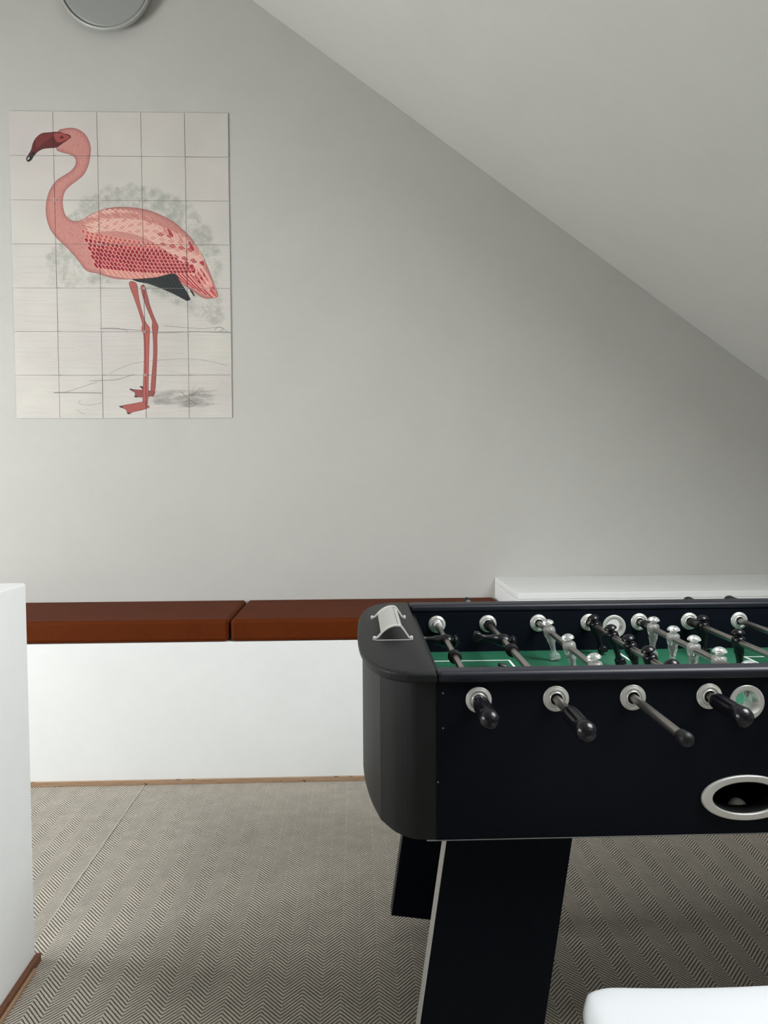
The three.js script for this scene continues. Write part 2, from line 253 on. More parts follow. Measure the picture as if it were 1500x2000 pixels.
// ------------------------------------------------------------------ poster of 5 x 7 printed cards
{
  const CW = 1100, CH = 1540, cv = document.createElement('canvas'); cv.width = CW; cv.height = CH;
  const c = cv.getContext('2d'); const pr = mulberry(77);
  // sketch coordinates: a 427 x 598 sheet whose corner is at (17, 219)
  const X = (x, y) => { const t = (y - 219) / 598, l = 17 + 16 * t, r = 444 + 12 * t; return (x - l) / (r - l) * CW; };
  const Y = (y) => (y - 219) / 598 * CH;
  const S = CW / 427;
  const poly = (pts, close = true) => { c.beginPath(); pts.forEach(([x, y], i) => (i ? c.lineTo(X(x, y), Y(y)) : c.moveTo(X(x, y), Y(y)))); if (close) c.closePath(); };
  const smooth = (pts, close = true) => {   // Catmull-Rom through the points
    c.beginPath(); const n = pts.length, q = (i) => { const [x, y] = close ? pts[(i + n) % n] : pts[Math.max(0, Math.min(n - 1, i))]; return [X(x, y), Y(y)]; };
    c.moveTo(...q(0)); for (let i = 0; i < (close ? n : n - 1); i++) { const p0 = q(i - 1), p1 = q(i), p2 = q(i + 1), p3 = q(i + 2); c.bezierCurveTo(p1[0] + (p2[0] - p0[0]) / 6, p1[1] + (p2[1] - p0[1]) / 6, p2[0] - (p3[0] - p1[0]) / 6, p2[1] - (p3[1] - p1[1]) / 6, p2[0], p2[1]); }
    if (close) c.closePath();
  };
  c.lineCap = 'round'; c.lineJoin = 'round';
  // aged paper
  c.fillStyle = 'rgb(198,194,187)'; c.fillRect(0, 0, CW, CH);
  for (let i = 0; i < 260; i++) { const x = pr() * CW, y = pr() * CH, r = 40 + pr() * 130; const g = c.createRadialGradient(x, y, 0, x, y, r); const k = pr(); const col = k < 0.4 ? '212,208,198' : k < 0.75 ? '186,182,176' : '198,184,186'; g.addColorStop(0, 'rgba(' + col + ',0.22)'); g.addColorStop(1, 'rgba(' + col + ',0)'); c.fillStyle = g; c.fillRect(x - r, y - r, 2 * r, 2 * r); }
  // grey-green washed tree behind the bird
  c.save(); const tree = [[95, 560], [92, 500], [120, 470], [118, 430], [150, 410], [165, 385], [190, 380], [205, 362], [235, 368], [255, 355], [275, 366], [300, 362], [320, 378], [345, 378], [352, 395], [378, 400], [390, 430], [410, 445], [415, 470], [432, 490], [430, 560], [440, 610], [430, 640], [60, 640]];
  for (let k = 0; k < 2600; k++) { // ragged leaf dabs, thickest along the crown
    const t = pr() * (tree.length - 2), i = Math.floor(t), f = t - i; const bx = tree[i][0] * (1 - f) + tree[i + 1][0] * f, by = tree[i][1] * (1 - f) + tree[i + 1][1] * f, q = Math.pow(pr(), 1.3) * 0.85; const cx = bx + (262 - bx) * q, cy = by + (545 - by) * q;
    c.fillStyle = 'rgba(132,135,124,' + (0.055 + pr() * 0.06) + ')'; c.beginPath(); c.ellipse(X(cx, cy), Y(cy), (2 + pr() * 7) * S, (1.5 + pr() * 6) * S, pr() * 3, 0, 7); c.fill();
  }
  c.restore();
  // ruled water and ground hatching
  for (let y = 470; y < 815; y += 3.2) { let x = 20 + pr() * 30; while (x < 452) { const l = 20 + pr() * 90; if (pr() < (y > 560 ? 0.62 : 0.35)) { c.strokeStyle = 'rgba(110,108,100,' + (0.10 + pr() * 0.16) + ')'; c.lineWidth = 0.8 + pr() * 0.9; c.beginPath(); c.moveTo(X(x, y), Y(y)); c.lineTo(X(x + l, y), Y(y + pr() * 1.2)); c.stroke(); } x += l + pr() * 26; } }
  const inkLine = (pts, w, a) => { smooth(pts, false); c.strokeStyle = 'rgba(82,82,76,' + a + ')'; c.lineWidth = w * S; c.stroke(); };
  inkLine([[200, 640], [260, 642], [310, 648], [380, 646], [452, 648]], 0.9, 0.75);
  inkLine([[195, 640], [225, 639], [250, 644]], 1.0, 0.6); inkLine([[320, 634], [365, 638], [400, 640], [430, 637], [444, 645]], 0.8, 0.55);
  inkLine([[420, 642], [428, 637], [437, 641], [430, 646]], 1.2, 0.5);
  inkLine([[215, 728], [250, 712], [300, 703], [380, 700], [447, 713]], 0.7, 0.5); inkLine([[175, 743], [200, 742], [230, 740], [262, 730]], 1.0, 0.6);
  inkLine([[106, 766], [128, 765], [150, 758], [190, 745]], 0.8, 0.6); inkLine([[106, 766], [150, 766], [200, 767]], 1.6, 0.55); inkLine([[158, 780], [156, 788], [180, 790], [200, 786]], 0.8, 0.5);
  inkLine([[150, 800], [165, 808]], 1.0, 0.4); inkLine([[355, 765], [368, 778], [384, 790], [370, 795], [362, 790]], 1.4, 0.5);
  for (let k = 0; k < 9; k++) { const a = -0.95 + pr() * 0.9; inkLine([[372, 772], [372 + Math.cos(a) * (12 + pr() * 26), 772 + Math.sin(a) * (10 + pr() * 28)]], 0.6, 0.45); }
  for (let k = 0; k < 70; k++) { const x = 296 + pr() * 118, y = 762 + pr() * 30; c.fillStyle = 'rgba(98,98,92,' + (0.05 + pr() * 0.10) + ')'; c.beginPath(); c.ellipse(X(x, y), Y(y), (8 + pr() * 14) * S, (2 + pr() * 4) * S, -0.12, 0, 7); c.fill(); }

  // legs
  const leg = (pts, col, edge) => { smooth(pts); c.fillStyle = col; c.fill(); c.strokeStyle = edge; c.lineWidth = 0.9 * S; c.stroke(); };
  leg([[275, 559], [283, 558], [293, 595], [304, 624], [309, 636], [307, 655], [307, 692], [303, 765], [295, 765], [300, 692], [299, 655], [297, 637], [297, 624], [284, 592]], 'rgb(154,84,78)', 'rgb(120,48,46)');
  leg([[301, 765], [290, 762], [276, 755], [278, 761], [256, 760], [264, 766], [266, 774], [280, 775], [292, 774], [302, 769]], 'rgb(142,76,70)', 'rgb(100,40,40)');
  leg([[252, 551], [266, 552], [272, 585], [283, 624], [292, 638], [292, 654], [291, 700], [289, 786], [280, 788], [282, 700], [281, 656], [277, 640], [278, 628], [264, 585]], 'rgb(170,92,86)', 'rgb(125,50,48)');
  leg([[290, 792], [282, 785], [262, 788], [240, 792], [236, 795], [246, 799], [252, 808], [262, 804], [280, 800], [292, 795]], 'rgb(162,86,80)', 'rgb(110,44,42)');
  c.fillStyle = 'rgb(48,44,42)'; for (const [x, y] of [[237, 794], [252, 807], [257, 760], [266, 774], [277, 755]]) { c.beginPath(); c.ellipse(X(x, y), Y(y), 4 * S * 0.9, 1.6 * S, 0.2, 0, 7); c.fill(); }

  // black flight feathers
  poly([[246, 539], [300, 534], [345, 527], [362, 540], [372, 546], [352, 548], [365, 567], [373, 583], [366, 586], [340, 572], [312, 560], [290, 552], [268, 548]]); c.fillStyle = 'rgb(32,37,38)'; c.fill();
  poly([[370, 560], [376, 566], [381, 575], [379, 577], [372, 566]]); c.fill();
  for (let k = 0; k < 12; k++) { c.strokeStyle = 'rgba(92,100,100,0.55)'; c.lineWidth = 0.7 * S; c.beginPath(); c.moveTo(X(262 + k * 8, 538), Y(540 - k * 0.8)); c.lineTo(X(290 + k * 7, 556), Y(552 + k * 2.6)); c.stroke(); }

  // body, neck and head in one outline
  const outline = [[110, 290], [119, 297], [134, 301], [144, 306], [148, 314], [146, 324], [138, 334], [126, 342], [111, 352], [100, 366], [93, 384], [90, 405], [92, 427], [99, 447], [111, 463], [128, 479], [144, 496], [157, 512], [170, 527], [192, 532], [217, 540], [243, 543], [300, 540], [340, 532], [354, 550], [372, 563], [388, 574], [400, 580], [416, 580], [426, 575], [420, 556], [410, 530], [396, 498], [381, 474], [368, 457], [354, 444], [338, 431], [317, 420], [293, 410], [268, 405], [240, 403], [214, 405], [190, 412], [172, 421], [160, 428], [148, 431], [137, 428], [128, 420], [123, 405], [122, 389], [126, 374], [135, 363], [148, 353], [162, 341], [171, 324], [175, 305], [176, 289], [172, 274], [163, 261], [150, 253], [138, 251], [124, 253], [113, 259]];
  smooth(outline); c.fillStyle = 'rgb(194,134,126)'; c.fill();
  c.save(); smooth(outline); c.clip();
  // fine plumage strokes
  for (let k = 0; k < 5200; k++) {
    const x = 88 + pr() * 345, y = 250 + pr() * 340, a = y < 470 && x < 180 ? 1.2 + pr() * 1.2 : 0.3 + pr() * 0.6, l = 2 + pr() * 4; const d = pr();
    c.strokeStyle = d < 0.4 ? 'rgba(216,160,150,0.5)' : d < 0.8 ? 'rgba(164,88,82,0.45)' : 'rgba(150,62,62,0.34)'; c.lineWidth = 0.6 * S;
    c.beginPath(); c.moveTo(X(x, y), Y(y)); c.lineTo(X(x + l * Math.cos(a), y + l * Math.sin(a)), Y(y + l * Math.sin(a))); c.stroke();
  }
  const feather = (x, y, len, wid, ang, fill, rim, rimW = 0.9) => { // rounded tip at (x, y), body running back along -ang
    c.save(); c.translate(X(x, y), Y(y)); c.rotate(ang); c.beginPath(); c.moveTo(-len * S, -wid * S); c.quadraticCurveTo(-wid * 0.4 * S, -wid * S, 0, 0); c.quadraticCurveTo(-wid * 0.4 * S, wid * S, -len * S, wid * S); c.closePath();
    c.fillStyle = fill; c.fill(); c.strokeStyle = rim; c.lineWidth = rimW * S; c.stroke(); c.restore();
  };
  // darker plumage along the outline
  for (const [w, al] of [[26, 0.10], [16, 0.12], [8, 0.16]]) { smooth(outline); c.strokeStyle = 'rgba(126,74,68,' + al + ')'; c.lineWidth = w * S * 0.5; c.stroke(); }
  // long pale lower feathers
  for (let k = 0; k < 30; k++) { const t = k / 29, x = 200 + t * 160, y = 528 + 12 * Math.sin(t * 2.9) - t * 3; feather(x + 8, y + 6, 40, 3.8, 1.0 - t * 0.25, k % 2 ? 'rgb(214,150,138)' : 'rgb(196,122,112)', 'rgb(228,184,170)', 0.8); }
  // tail and flight coverts: long red and pink feathers fanned towards the tip
  for (let k = 17; k >= 0; k--) { const t = k / 17; feather(425 - t * 66, 579 - t * 34 + (k % 3) * 3, 66, 4.8, 0.88 - 0.12 * t, ['rgb(192,84,82)', 'rgb(214,146,134)', 'rgb(172,52,62)'][k % 3], 'rgb(228,176,164)', 1.0); }
  for (let r = 0; r < 3; r++) for (let k = 0; k < 11; k++) { const t = k / 10; feather(421 - t * 62 - r * 11, 566 - t * 86 - r * 2, 46, 4.4, 1.02 - 0.2 * t, ['rgb(184,70,74)', 'rgb(218,156,144)', 'rgb(202,112,104)', 'rgb(158,38,54)'][(k + r) % 4], 'rgb(232,190,178)', 0.9); }
  // red coverts, lower rows first: staggered like scales
  for (let r = 8; r >= 0; r--) { const n = 19 + r; for (let k = 0; k < n; k++) { const t = (k + (r % 2) * 0.5) / n; const x = 164 + r * 3.4 + t * (172 + r * 3), y = 448 + r * 8.4 + t * (26 - r * 2.2) + Math.sin(t * 3) * 5; const big = 0.75 + 0.055 * r; feather(x, y + 7, 11 * big, 4.3 * big, 1.2, r < 2 ? 'rgb(184,86,82)' : pr() < 0.8 ? 'rgb(138,24,44)' : 'rgb(166,48,60)', 'rgb(222,158,146)', 1.25); } }
  // pale scapulars sweeping back from the shoulder, lower rows first
  for (let r = 8; r >= 0; r--) { const n = 22; for (let k = n - 1; k >= 0; k--) { const t = (k + (r % 2) * 0.5) / n; const x = 168 + t * 226 + r * 1.5, top = 420 - 17 * Math.sin(Math.min(1, t * 1.5) * 2.2) + 92 * t * t, y = top + r * (3.2 + 2.6 * t); if (y > 446 + 74 * t) continue; feather(x + 6, y + 6, 15 + 8 * t, 4.0 + 1.4 * t, 0.45 + 0.55 * t, t > 0.6 && (k + r) % 4 === 0 ? 'rgb(170,58,66)' : (k + r) % 3 ? 'rgb(214,162,150)' : 'rgb(200,136,124)', 'rgb(230,198,186)', 0.9); } }
  // soft shoulder over the first feathers
  for (let k = 0; k < 900; k++) { const t = pr(), x = 152 + t * 190, y = 428 - 23 * Math.sin(t * 2.6) + pr() * 10 + 26 * t * t; c.strokeStyle = pr() < 0.5 ? 'rgba(206,146,136,0.6)' : 'rgba(172,104,96,0.5)'; c.lineWidth = 0.8 * S; c.beginPath(); c.moveTo(X(x, y), Y(y)); c.lineTo(X(x + 6, y + 2), Y(y + 2 + 2 * t)); c.stroke(); }
  c.restore();
  smooth(outline); c.strokeStyle = 'rgba(140,62,60,0.75)'; c.lineWidth = 0.9 * S; c.stroke();
  inkLine([[166, 441], [190, 441], [212, 444]], 0.8, 0.35);
  // beak
  smooth([[114, 259], [96, 260], [82, 262], [72, 269], [65, 280], [61, 294], [55, 304], [52, 311], [55, 316], [61, 313], [66, 305], [73, 297], [84, 291], [99, 289], [110, 288], [122, 280], [137, 269], [133, 264], [124, 262]]); c.fillStyle = 'rgb(92,34,36)'; c.fill(); c.strokeStyle = 'rgb(52,20,22)'; c.lineWidth = 1.0 * S; c.stroke();
  smooth([[70, 272], [82, 263], [104, 261], [96, 272], [84, 280], [72, 290]]); c.fillStyle = 'rgba(122,52,52,0.75)'; c.fill();
  smooth([[66, 296], [60, 302], [53, 309], [55, 316], [62, 312], [67, 303]]); c.fillStyle = 'rgb(26,24,26)'; c.fill();
  c.fillStyle = 'rgb(206,204,200)'; c.beginPath(); c.ellipse(X(56, 310), Y(310), 1.4 * S, 3.2 * S, 0.5, 0, 7); c.fill();
  smooth([[104, 262], [114, 260], [128, 263], [136, 269], [124, 277], [112, 279], [106, 271]]); c.fillStyle = 'rgb(150,70,66)'; c.fill(); c.strokeStyle = 'rgb(82,34,34)'; c.lineWidth = 0.8 * S; c.stroke();
  c.fillStyle = 'rgb(120,44,40)'; c.beginPath(); c.ellipse(X(120, 269), Y(269), 4.4 * S, 3.2 * S, 0, 0, 7); c.fill(); c.fillStyle = 'rgb(40,22,20)'; c.beginPath(); c.ellipse(X(120, 269), Y(269), 1.8 * S, 1.8 * S, 0, 0, 7); c.fill();
  // fleck of the paper grain over all
  for (let k = 0; k < 9000; k++) { c.fillStyle = pr() < 0.5 ? 'rgba(250,244,230,0.10)' : 'rgba(90,80,70,0.07)'; c.fillRect(pr() * CW, pr() * CH, 1 + pr() * 3, 1 + pr() * 2); }

  const tex = new THREE.CanvasTexture(cv); tex.colorSpace = THREE.SRGBColorSpace; tex.anisotropy = 8;
  const printMat = new THREE.MeshStandardMaterial({ name: 'printed card', map: tex, roughness: 0.7 });
  const p = group('card_poster'); p.position.set(-1.538, 1.4865, ZW); tag(p, 'wall poster of thirty-five square cards showing a pink flamingo standing in shallow water', 'poster');
  const W = 0.971, H = 1.3645, tw = W / 5, th = H / 7, gap = 0.0020;
  for (let j = 0; j < 7; j++) for (let i = 0; i < 5; i++) {
    const g = new THREE.BoxGeometry(tw - gap, th - gap, 0.0014), uv = g.attributes.uv, ps = g.attributes.position;
    for (let q = 0; q < ps.count; q++) uv.setXY(q, (i + 0.5) / 5 + ps.getX(q) / W, (j + 0.5) / 7 + ps.getY(q) / H);
    const m = part('card', g, printMat, p);
    m.position.set((i + 0.5) * tw + (rnd() - 0.5) * 0.0006, (j + 0.5) * th + (rnd() - 0.5) * 0.0006, 0.0035 + rnd() * 0.0012);
    m.rotation.set((rnd() - 0.5) * 0.010, (rnd() - 0.5) * 0.010, (rnd() - 0.5) * 0.004);
  }
  const clip = mergeGeometries([box(0.012, 0.0035, 0.0008, 0, 0, 0), box(0.0035, 0.012, 0.0008, 0, 0, 0)]);
  for (let j = 1; j < 7; j++) for (let i = 1; i < 5; i++) { const m = part('connector', clip, new THREE.MeshStandardMaterial({ name: 'pale clip', color: rgb(0.58, 0.56, 0.52), roughness: 0.5 }), p); m.position.set(i * tw, j * th, 0.0058); m.rotation.z = Math.PI / 4; }
}
// ------------------------------------------------------------------ table football
const T = { zn: -1.435, zf: -2.22, cx: 0.7455, cz: -1.8275, top: 0.838, bot: 0.512, rodY: 0.782, fieldY: 0.701, x0: 0.2275, dx: 0.148, xe: 0.148 };
{
  const table = group('football_table'); tag(table, 'black table football game with clear and black players on steel rods', 'game table');
  const mirror = (x) => 2 * T.cx - x;
  const plan = (pts, x1, cz) => { // closed plan outline: half profile mirrored in z, straight at x1
    const s = new THREE.Shape(); const v = ([x, z]) => [x, -z];
    s.moveTo(...v([x1, pts[0][0][1]])); s.lineTo(...v(pts[0][0]));
    for (const seg of pts) s.splineThru(seg.slice(1).map((q) => new THREE.Vector2(...v(q))));
    const back = pts.map((seg) => seg.map(([x, z]) => [x, 2 * cz - z]).reverse()).reverse();
    for (const seg of back) s.splineThru(seg.slice(1).map((q) => new THREE.Vector2(...v(q))));
    s.lineTo(...v([x1, back[back.length - 1][back[back.length - 1].length - 1][1]])); s.closePath(); return s;
  };
  const bodyHalf = [[[0.128, -1.437], [0.100, -1.444], [0.070, -1.474], [0.043, -1.530]], [[0.043, -1.530], [0.026, -1.62], [0.014, -1.73], [0.010, T.cz]]];
  const topHalf = [[[0.125, -1.425], [0.090, -1.431], [0.050, -1.462], [0.022, -1.530], [0.006, -1.63], [0.0, -1.73], [-0.002, -1.8425]]];
  const up = (shape, y0, y1, bevel = 0) => {
    const e = new THREE.ExtrudeGeometry(shape, { depth: y1 - y0 - 2 * bevel, bevelEnabled: bevel > 0, bevelThickness: bevel, bevelSize: bevel, bevelOffset: -bevel, bevelSegments: 6, curveSegments: 16 });
    e.translate(0, 0, bevel); e.rotateX(-Math.PI / 2); e.translate(0, y0, 0); return uvBox(toCreasedNormals(e, bevel ? 0.5 : 0.13));
  };
  const flip = (g) => { const h = g.clone(); h.scale(-1, 1, 1); h.translate(2 * T.cx, 0, 0); for (const k of Object.keys(h.attributes)) { const a = h.attributes[k].array, n = h.attributes[k].itemSize; for (let i = 0; i < a.length; i += 3 * n) for (let q = 0; q < n; q++) { const t = a[i + q]; a[i + q] = a[i + n + q]; a[i + n + q] = t; } } return h; };
  const capBody = up(plan(bodyHalf, 0.1475, T.cz), T.bot, 0.8158, 0.0);
  const capTop = up(plan(topHalf, T.xe, -1.8425), 0.816, T.top, 0.008);
  part('end_housing', capBody, blackPlastic, table); part('end_housing', flip(capBody), blackPlastic, table);
  part('end_top', capTop, blackPlastic, table); part('end_top', flip(capTop), blackPlastic, table);

  // long side panels with the serving hole and the ball return opening
  const sidePanel = (withReturn) => {
    const s = new THREE.Shape(); s.moveTo(0.148, T.bot); s.lineTo(mirror(0.148), T.bot); s.lineTo(mirror(0.148), 0.8158); s.lineTo(0.148, 0.8158); s.closePath();
    const h = new THREE.Path(); h.absellipse(T.cx, 0.768, 0.0235, 0.0235, 0, Math.PI * 2, true); s.holes.push(h);
    if (withReturn) { const e = new THREE.Path(); e.absellipse(T.cx, 0.584, 0.0675, 0.0315, 0, Math.PI * 2, true); s.holes.push(e); }
    return new THREE.ExtrudeGeometry(s, { depth: 0.022, bevelEnabled: false, curveSegments: 48 });
  };
  const near = sidePanel(true); near.translate(0, 0, T.zn - 0.022); part('side_panel', uvBox(near), blackLaminate, table);
  const far = sidePanel(false); far.translate(0, 0, T.zf); part('side_panel', uvBox(far), blackLaminate, table);
  part('bottom_board', uvBox(boxTo(0.148, mirror(0.148), T.bot + 0.001, T.bot + 0.012, T.zf + 0.0225, T.zn - 0.0225)), blackLaminate, table);
  part('edge_trim', rbox(0.128, mirror(0.128), T.bot - 0.0024, T.bot - 0.0002, T.zn - 0.02, T.zn + 0.0004, 0.0009, 2), dullEdge, table);
  for (const [z0, z1] of [[-1.470, -1.425], [-2.26, -2.197]]) part('top_rail', rbox(T.xe + 0.0004, mirror(T.xe) - 0.0004, 0.816, T.top, Math.min(z0, z1), Math.max(z0, z1), 0.0095, 6), railPlastic, table);
  // end walls inside and the playfield
  for (const x of [T.xe + 0.001, mirror(T.xe) - 0.013]) part('end_wall', boxTo(x, x + 0.012, T.fieldY + 0.001, 0.8155, T.zf + 0.0225, T.zn - 0.0225), blackLaminate, table);
  const field = part('playfield', uvBox(boxTo(0.149, mirror(0.149), T.fieldY - 0.01, T.fieldY, T.zf + 0.0225, T.zn - 0.0225)), fieldMat, table);
  const ln = (x0, x1, z0, z1) => part('field_line', boxTo(x0, x1, T.fieldY + 0.0001, T.fieldY + 0.0005, z0, z1), lineWhite, field);
  const lw = 0.006, zc = T.cz;
  ln(T.cx - lw / 2, T.cx + lw / 2, T.zf + 0.023, T.zn - 0.023);
  for (const m of [(x) => x, mirror]) {
    const b = (x0, x1, z0, z1) => ln(Math.min(m(x0), m(x1)), Math.max(m(x0), m(x1)), z0, z1);
    b(0.165, 0.412, zc - 0.26, zc - 0.26 + lw); b(0.165, 0.412, zc + 0.26 - lw, zc + 0.26); b(0.412, 0.412 + lw, zc - 0.26, zc + 0.26);
  }
  { const r = new THREE.RingGeometry(0.1, 0.1 + lw, 48); r.rotateX(-Math.PI / 2); r.translate(T.cx, T.fieldY + 0.0004, zc); part('field_line', r, lineWhite, field); }

  // serving cups and ball return
  const cupRing = latheZ([[0.0225, -0.02], [0.0225, 0.001], [0.026, 0.0035], [0.0325, 0.0035], [0.0345, 0.0015], [0.0345, 0.0], [0.0235, -0.0003]], 56);
  for (const [z, s] of [[T.zn, 1], [T.zf + 0.022, 1]]) { const m = part('serving_cup', cupRing, satinSilver, table); m.position.set(T.cx, 0.768, z); }
  { // scoop in the near cup: a trough slanting into the table with a spout outside
    const pts = []; for (let i = 0; i <= 12; i++) { const a = Math.PI + (i / 12) * Math.PI; pts.push([0.0205 * Math.cos(a), 0.0205 * Math.sin(a)]); }
    const g = new THREE.BufferGeometry(), pos = [], idx = []; const sec = [[T.zn - 0.05, -0.012], [T.zn - 0.002, 0.0], [T.zn + 0.018, 0.004]];
    for (const [z, dy] of sec) for (const [x, y] of pts) pos.push(x, y + dy, z);
    for (let a = 0; a < sec.length - 1; a++) for (let i = 0; i < 12; i++) { const q = a * 13 + i; idx.push(q, q + 1, q + 13, q + 1, q + 14, q + 13); }
    g.setAttribute('position', new THREE.Float32BufferAttribute(pos, 3)); g.setIndex(idx); g.computeVertexNormals(); const m = part('serving_chute', g, frostedRail, table); m.position.set(T.cx, 0.768, 0);
  }
  { const o = new THREE.Shape(); o.absellipse(0, 0, 0.0885, 0.0440, 0, Math.PI * 2); const h = new THREE.Path(); h.absellipse(0, 0, 0.067, 0.0310, 0, Math.PI * 2, true); o.holes.push(h);
    const e = new THREE.ExtrudeGeometry(o, { depth: 0.003, bevelEnabled: true, bevelThickness: 0.0025, bevelSize: 0.004, bevelOffset: -0.004, bevelSegments: 4, curveSegments: 72 }); e.translate(T.cx, 0.584, T.zn + 0.0028); part('ball_return_ring', e, satinSilver, table);
    const lip = new THREE.Shape(); lip.absellipse(0, 0, 0.0668, 0.0308, 0, Math.PI * 2); const lh = new THREE.Path(); lh.absellipse(0, 0, 0.064, 0.0285, 0, Math.PI * 2, true); lip.holes.push(lh);
    const le = new THREE.ExtrudeGeometry(lip, { depth: 0.03, bevelEnabled: false, curveSegments: 48 }); le.translate(T.cx, 0.584, T.zn - 0.028); part('ball_return_sleeve', le, blackPlastic, table);
    part('ball_tray', mergeGeometries([boxTo(T.cx - 0.12, T.cx + 0.12, 0.5245, 0.526, -1.60, -1.4578), boxTo(T.cx - 0.12, T.cx + 0.12, 0.526, 0.66, -1.606, -1.60)].map((g) => g.toNonIndexed())), blackLaminate, table);
  }
  // screws of the end housing
  const screwG = latheZ([[0, 0.0009], [0.0013, 0.0008], [0.0018, 0.0]], 12);
  for (const [x, y] of [[0.160, 0.795], [0.160, 0.728], [0.150, 0.624]]) for (const xx of [x, mirror(x)]) { const m = part('screw', screwG, dullEdge, table); m.position.set(xx, y, T.zn); }

  // legs: leaning panels with a silver edge band, on levelling feet
  const LW = 0.245, lean = 0.144;
  const legShape = (x0) => { const s = new THREE.Shape(); s.moveTo(x0, 0.047); s.lineTo(x0 + LW, 0.012); s.lineTo(x0 + LW + lean * 0.5, T.bot - 0.0036); s.lineTo(x0 + lean * 0.465, T.bot - 0.0036); s.closePath(); return s; };
  const legAt = (x0, zFront, right) => {
    const e = new THREE.ExtrudeGeometry(legShape(0), { depth: 0.044, bevelEnabled: true, bevelThickness: 0.001, bevelSize: 0.001, bevelOffset: -0.001, bevelSegments: 1 }); let g = uvBox(e); g.translate(x0, 0, zFront - 0.045);
    const band = new THREE.Shape(); band.moveTo(-0.0014, 0.047); band.lineTo(0, 0.047); band.lineTo(lean * 0.465, T.bot - 0.004); band.lineTo(lean * 0.465 - 0.0014, T.bot - 0.004); band.closePath();
    let b = new THREE.ExtrudeGeometry(band, { depth: 0.044, bevelEnabled: false }); b.translate(x0 - 0.0002, 0, zFront - 0.0445);
    let b2 = new THREE.ExtrudeGeometry(band, { depth: 0.044, bevelEnabled: false }); b2.translate(x0 + LW + 0.0016, -0.012, zFront - 0.0445);
    let f = lathe([[0, 0], [0.02, 0], [0.022, 0.004], [0.02, 0.010], [0.006, 0.012], [0.006, 0.04], [0, 0.04]], 20).toNonIndexed(); f.translate(x0 + 0.13, 0, zFront - 0.0225);
    if (right) { g = flip(g); b = flip(b); b2 = flip(b2); f = flip(f); }
    const bandMat = zFront > -1.7 ? silverEdge : blackPlastic;
    const leg = part('leg', g, blackLaminate, table); part('edge_band', b, bandMat, leg); part('edge_band', b2, dullEdge, leg); part('levelling_foot', f, rubber, leg);
  };
  legAt(0.107, -1.478, false); legAt(0.107, -1.478, true); legAt(0.084, -1.985, false); legAt(0.084, -1.985, true);

  // ---- rods
  const bushing = latheZ([[0.0112, 0.0003], [0.0112, 0.0070], [0.0122, 0.0078], [0.0132, 0.0075], [0.0140, 0.0052], [0.0165, 0.0050], [0.0172, 0.0066], [0.0195, 0.0066], [0.0205, 0.0045], [0.0235, 0.0042], [0.0250, 0.0026], [0.0250, 0.0002], [0.0112, 0.0003]], 40);
  const handleG = (() => { // fluted grip, tip at z = 0, running to z = -0.132
    const prof = [[0, 0.0001], [-0.002, 0.0075], [-0.006, 0.0128], [-0.012, 0.0166], [-0.019, 0.0180], [-0.027, 0.0176], [-0.037, 0.0164], [-0.052, 0.0158], [-0.070, 0.0160], [-0.088, 0.0163], [-0.104, 0.0163], [-0.116, 0.0152], [-0.125, 0.0132], [-0.130, 0.0105], [-0.132, 0.0082], [-0.132, 0.0]];
    const g = new THREE.LatheGeometry(prof.map(([y, r]) => new THREE.Vector2(Math.max(r, 0.00001), y)).reverse(), 56), p = g.attributes.position;
    // refine along the length for the flutes
    const pr2 = []; for (let i = 0; i < prof.length - 1; i++) for (let k = 0; k < 4; k++) { const t = k / 4; pr2.push([prof[i][0] * (1 - t) + prof[i + 1][0] * t, prof[i][1] * (1 - t) + prof[i + 1][1] * t]); } pr2.push(prof[prof.length - 1]);
    const h = new THREE.LatheGeometry(pr2.map(([y, r]) => new THREE.Vector2(Math.max(r, 0.00001), y)).reverse(), 72), q = h.attributes.position;
    for (let i = 0; i < q.count; i++) { const x = q.getX(i), y = q.getY(i), z = q.getZ(i), a = Math.atan2(z, x), w = Math.max(0, Math.min(1, (-y - 0.038) / 0.010)) * Math.max(0, Math.min(1, (0.113 + y) / 0.010)); const fl = Math.pow(Math.max(0, Math.cos(a * 6)), 0.7); const k = 1 - 0.14 * w * fl; q.setX(i, x * k); q.setZ(i, z * k); }
    h.computeVertexNormals(); h.rotateX(Math.PI / 2); return h;
  })();
  const capG = latheZ([[0.0001, 0], [0.006, -0.0012], [0.0105, -0.005], [0.0125, -0.011], [0.0122, -0.017], [0.0110, -0.022], [0.0108, -0.032], [0.0082, -0.033]].reverse(), 28);
  const bumperG = latheZ([[0.0082, -0.013], [0.0135, -0.013], [0.0155, -0.010], [0.0160, -0.003], [0.0142, 0.000], [0.0142, 0.003], [0.0160, 0.005], [0.0155, 0.011], [0.0130, 0.013], [0.0082, 0.013]], 28);
  const collarG = latheZ([[0.0082, -0.008], [0.0125, -0.008], [0.0130, -0.004], [0.0130, 0.006], [0.0115, 0.008], [0.0082, 0.008]], 28);
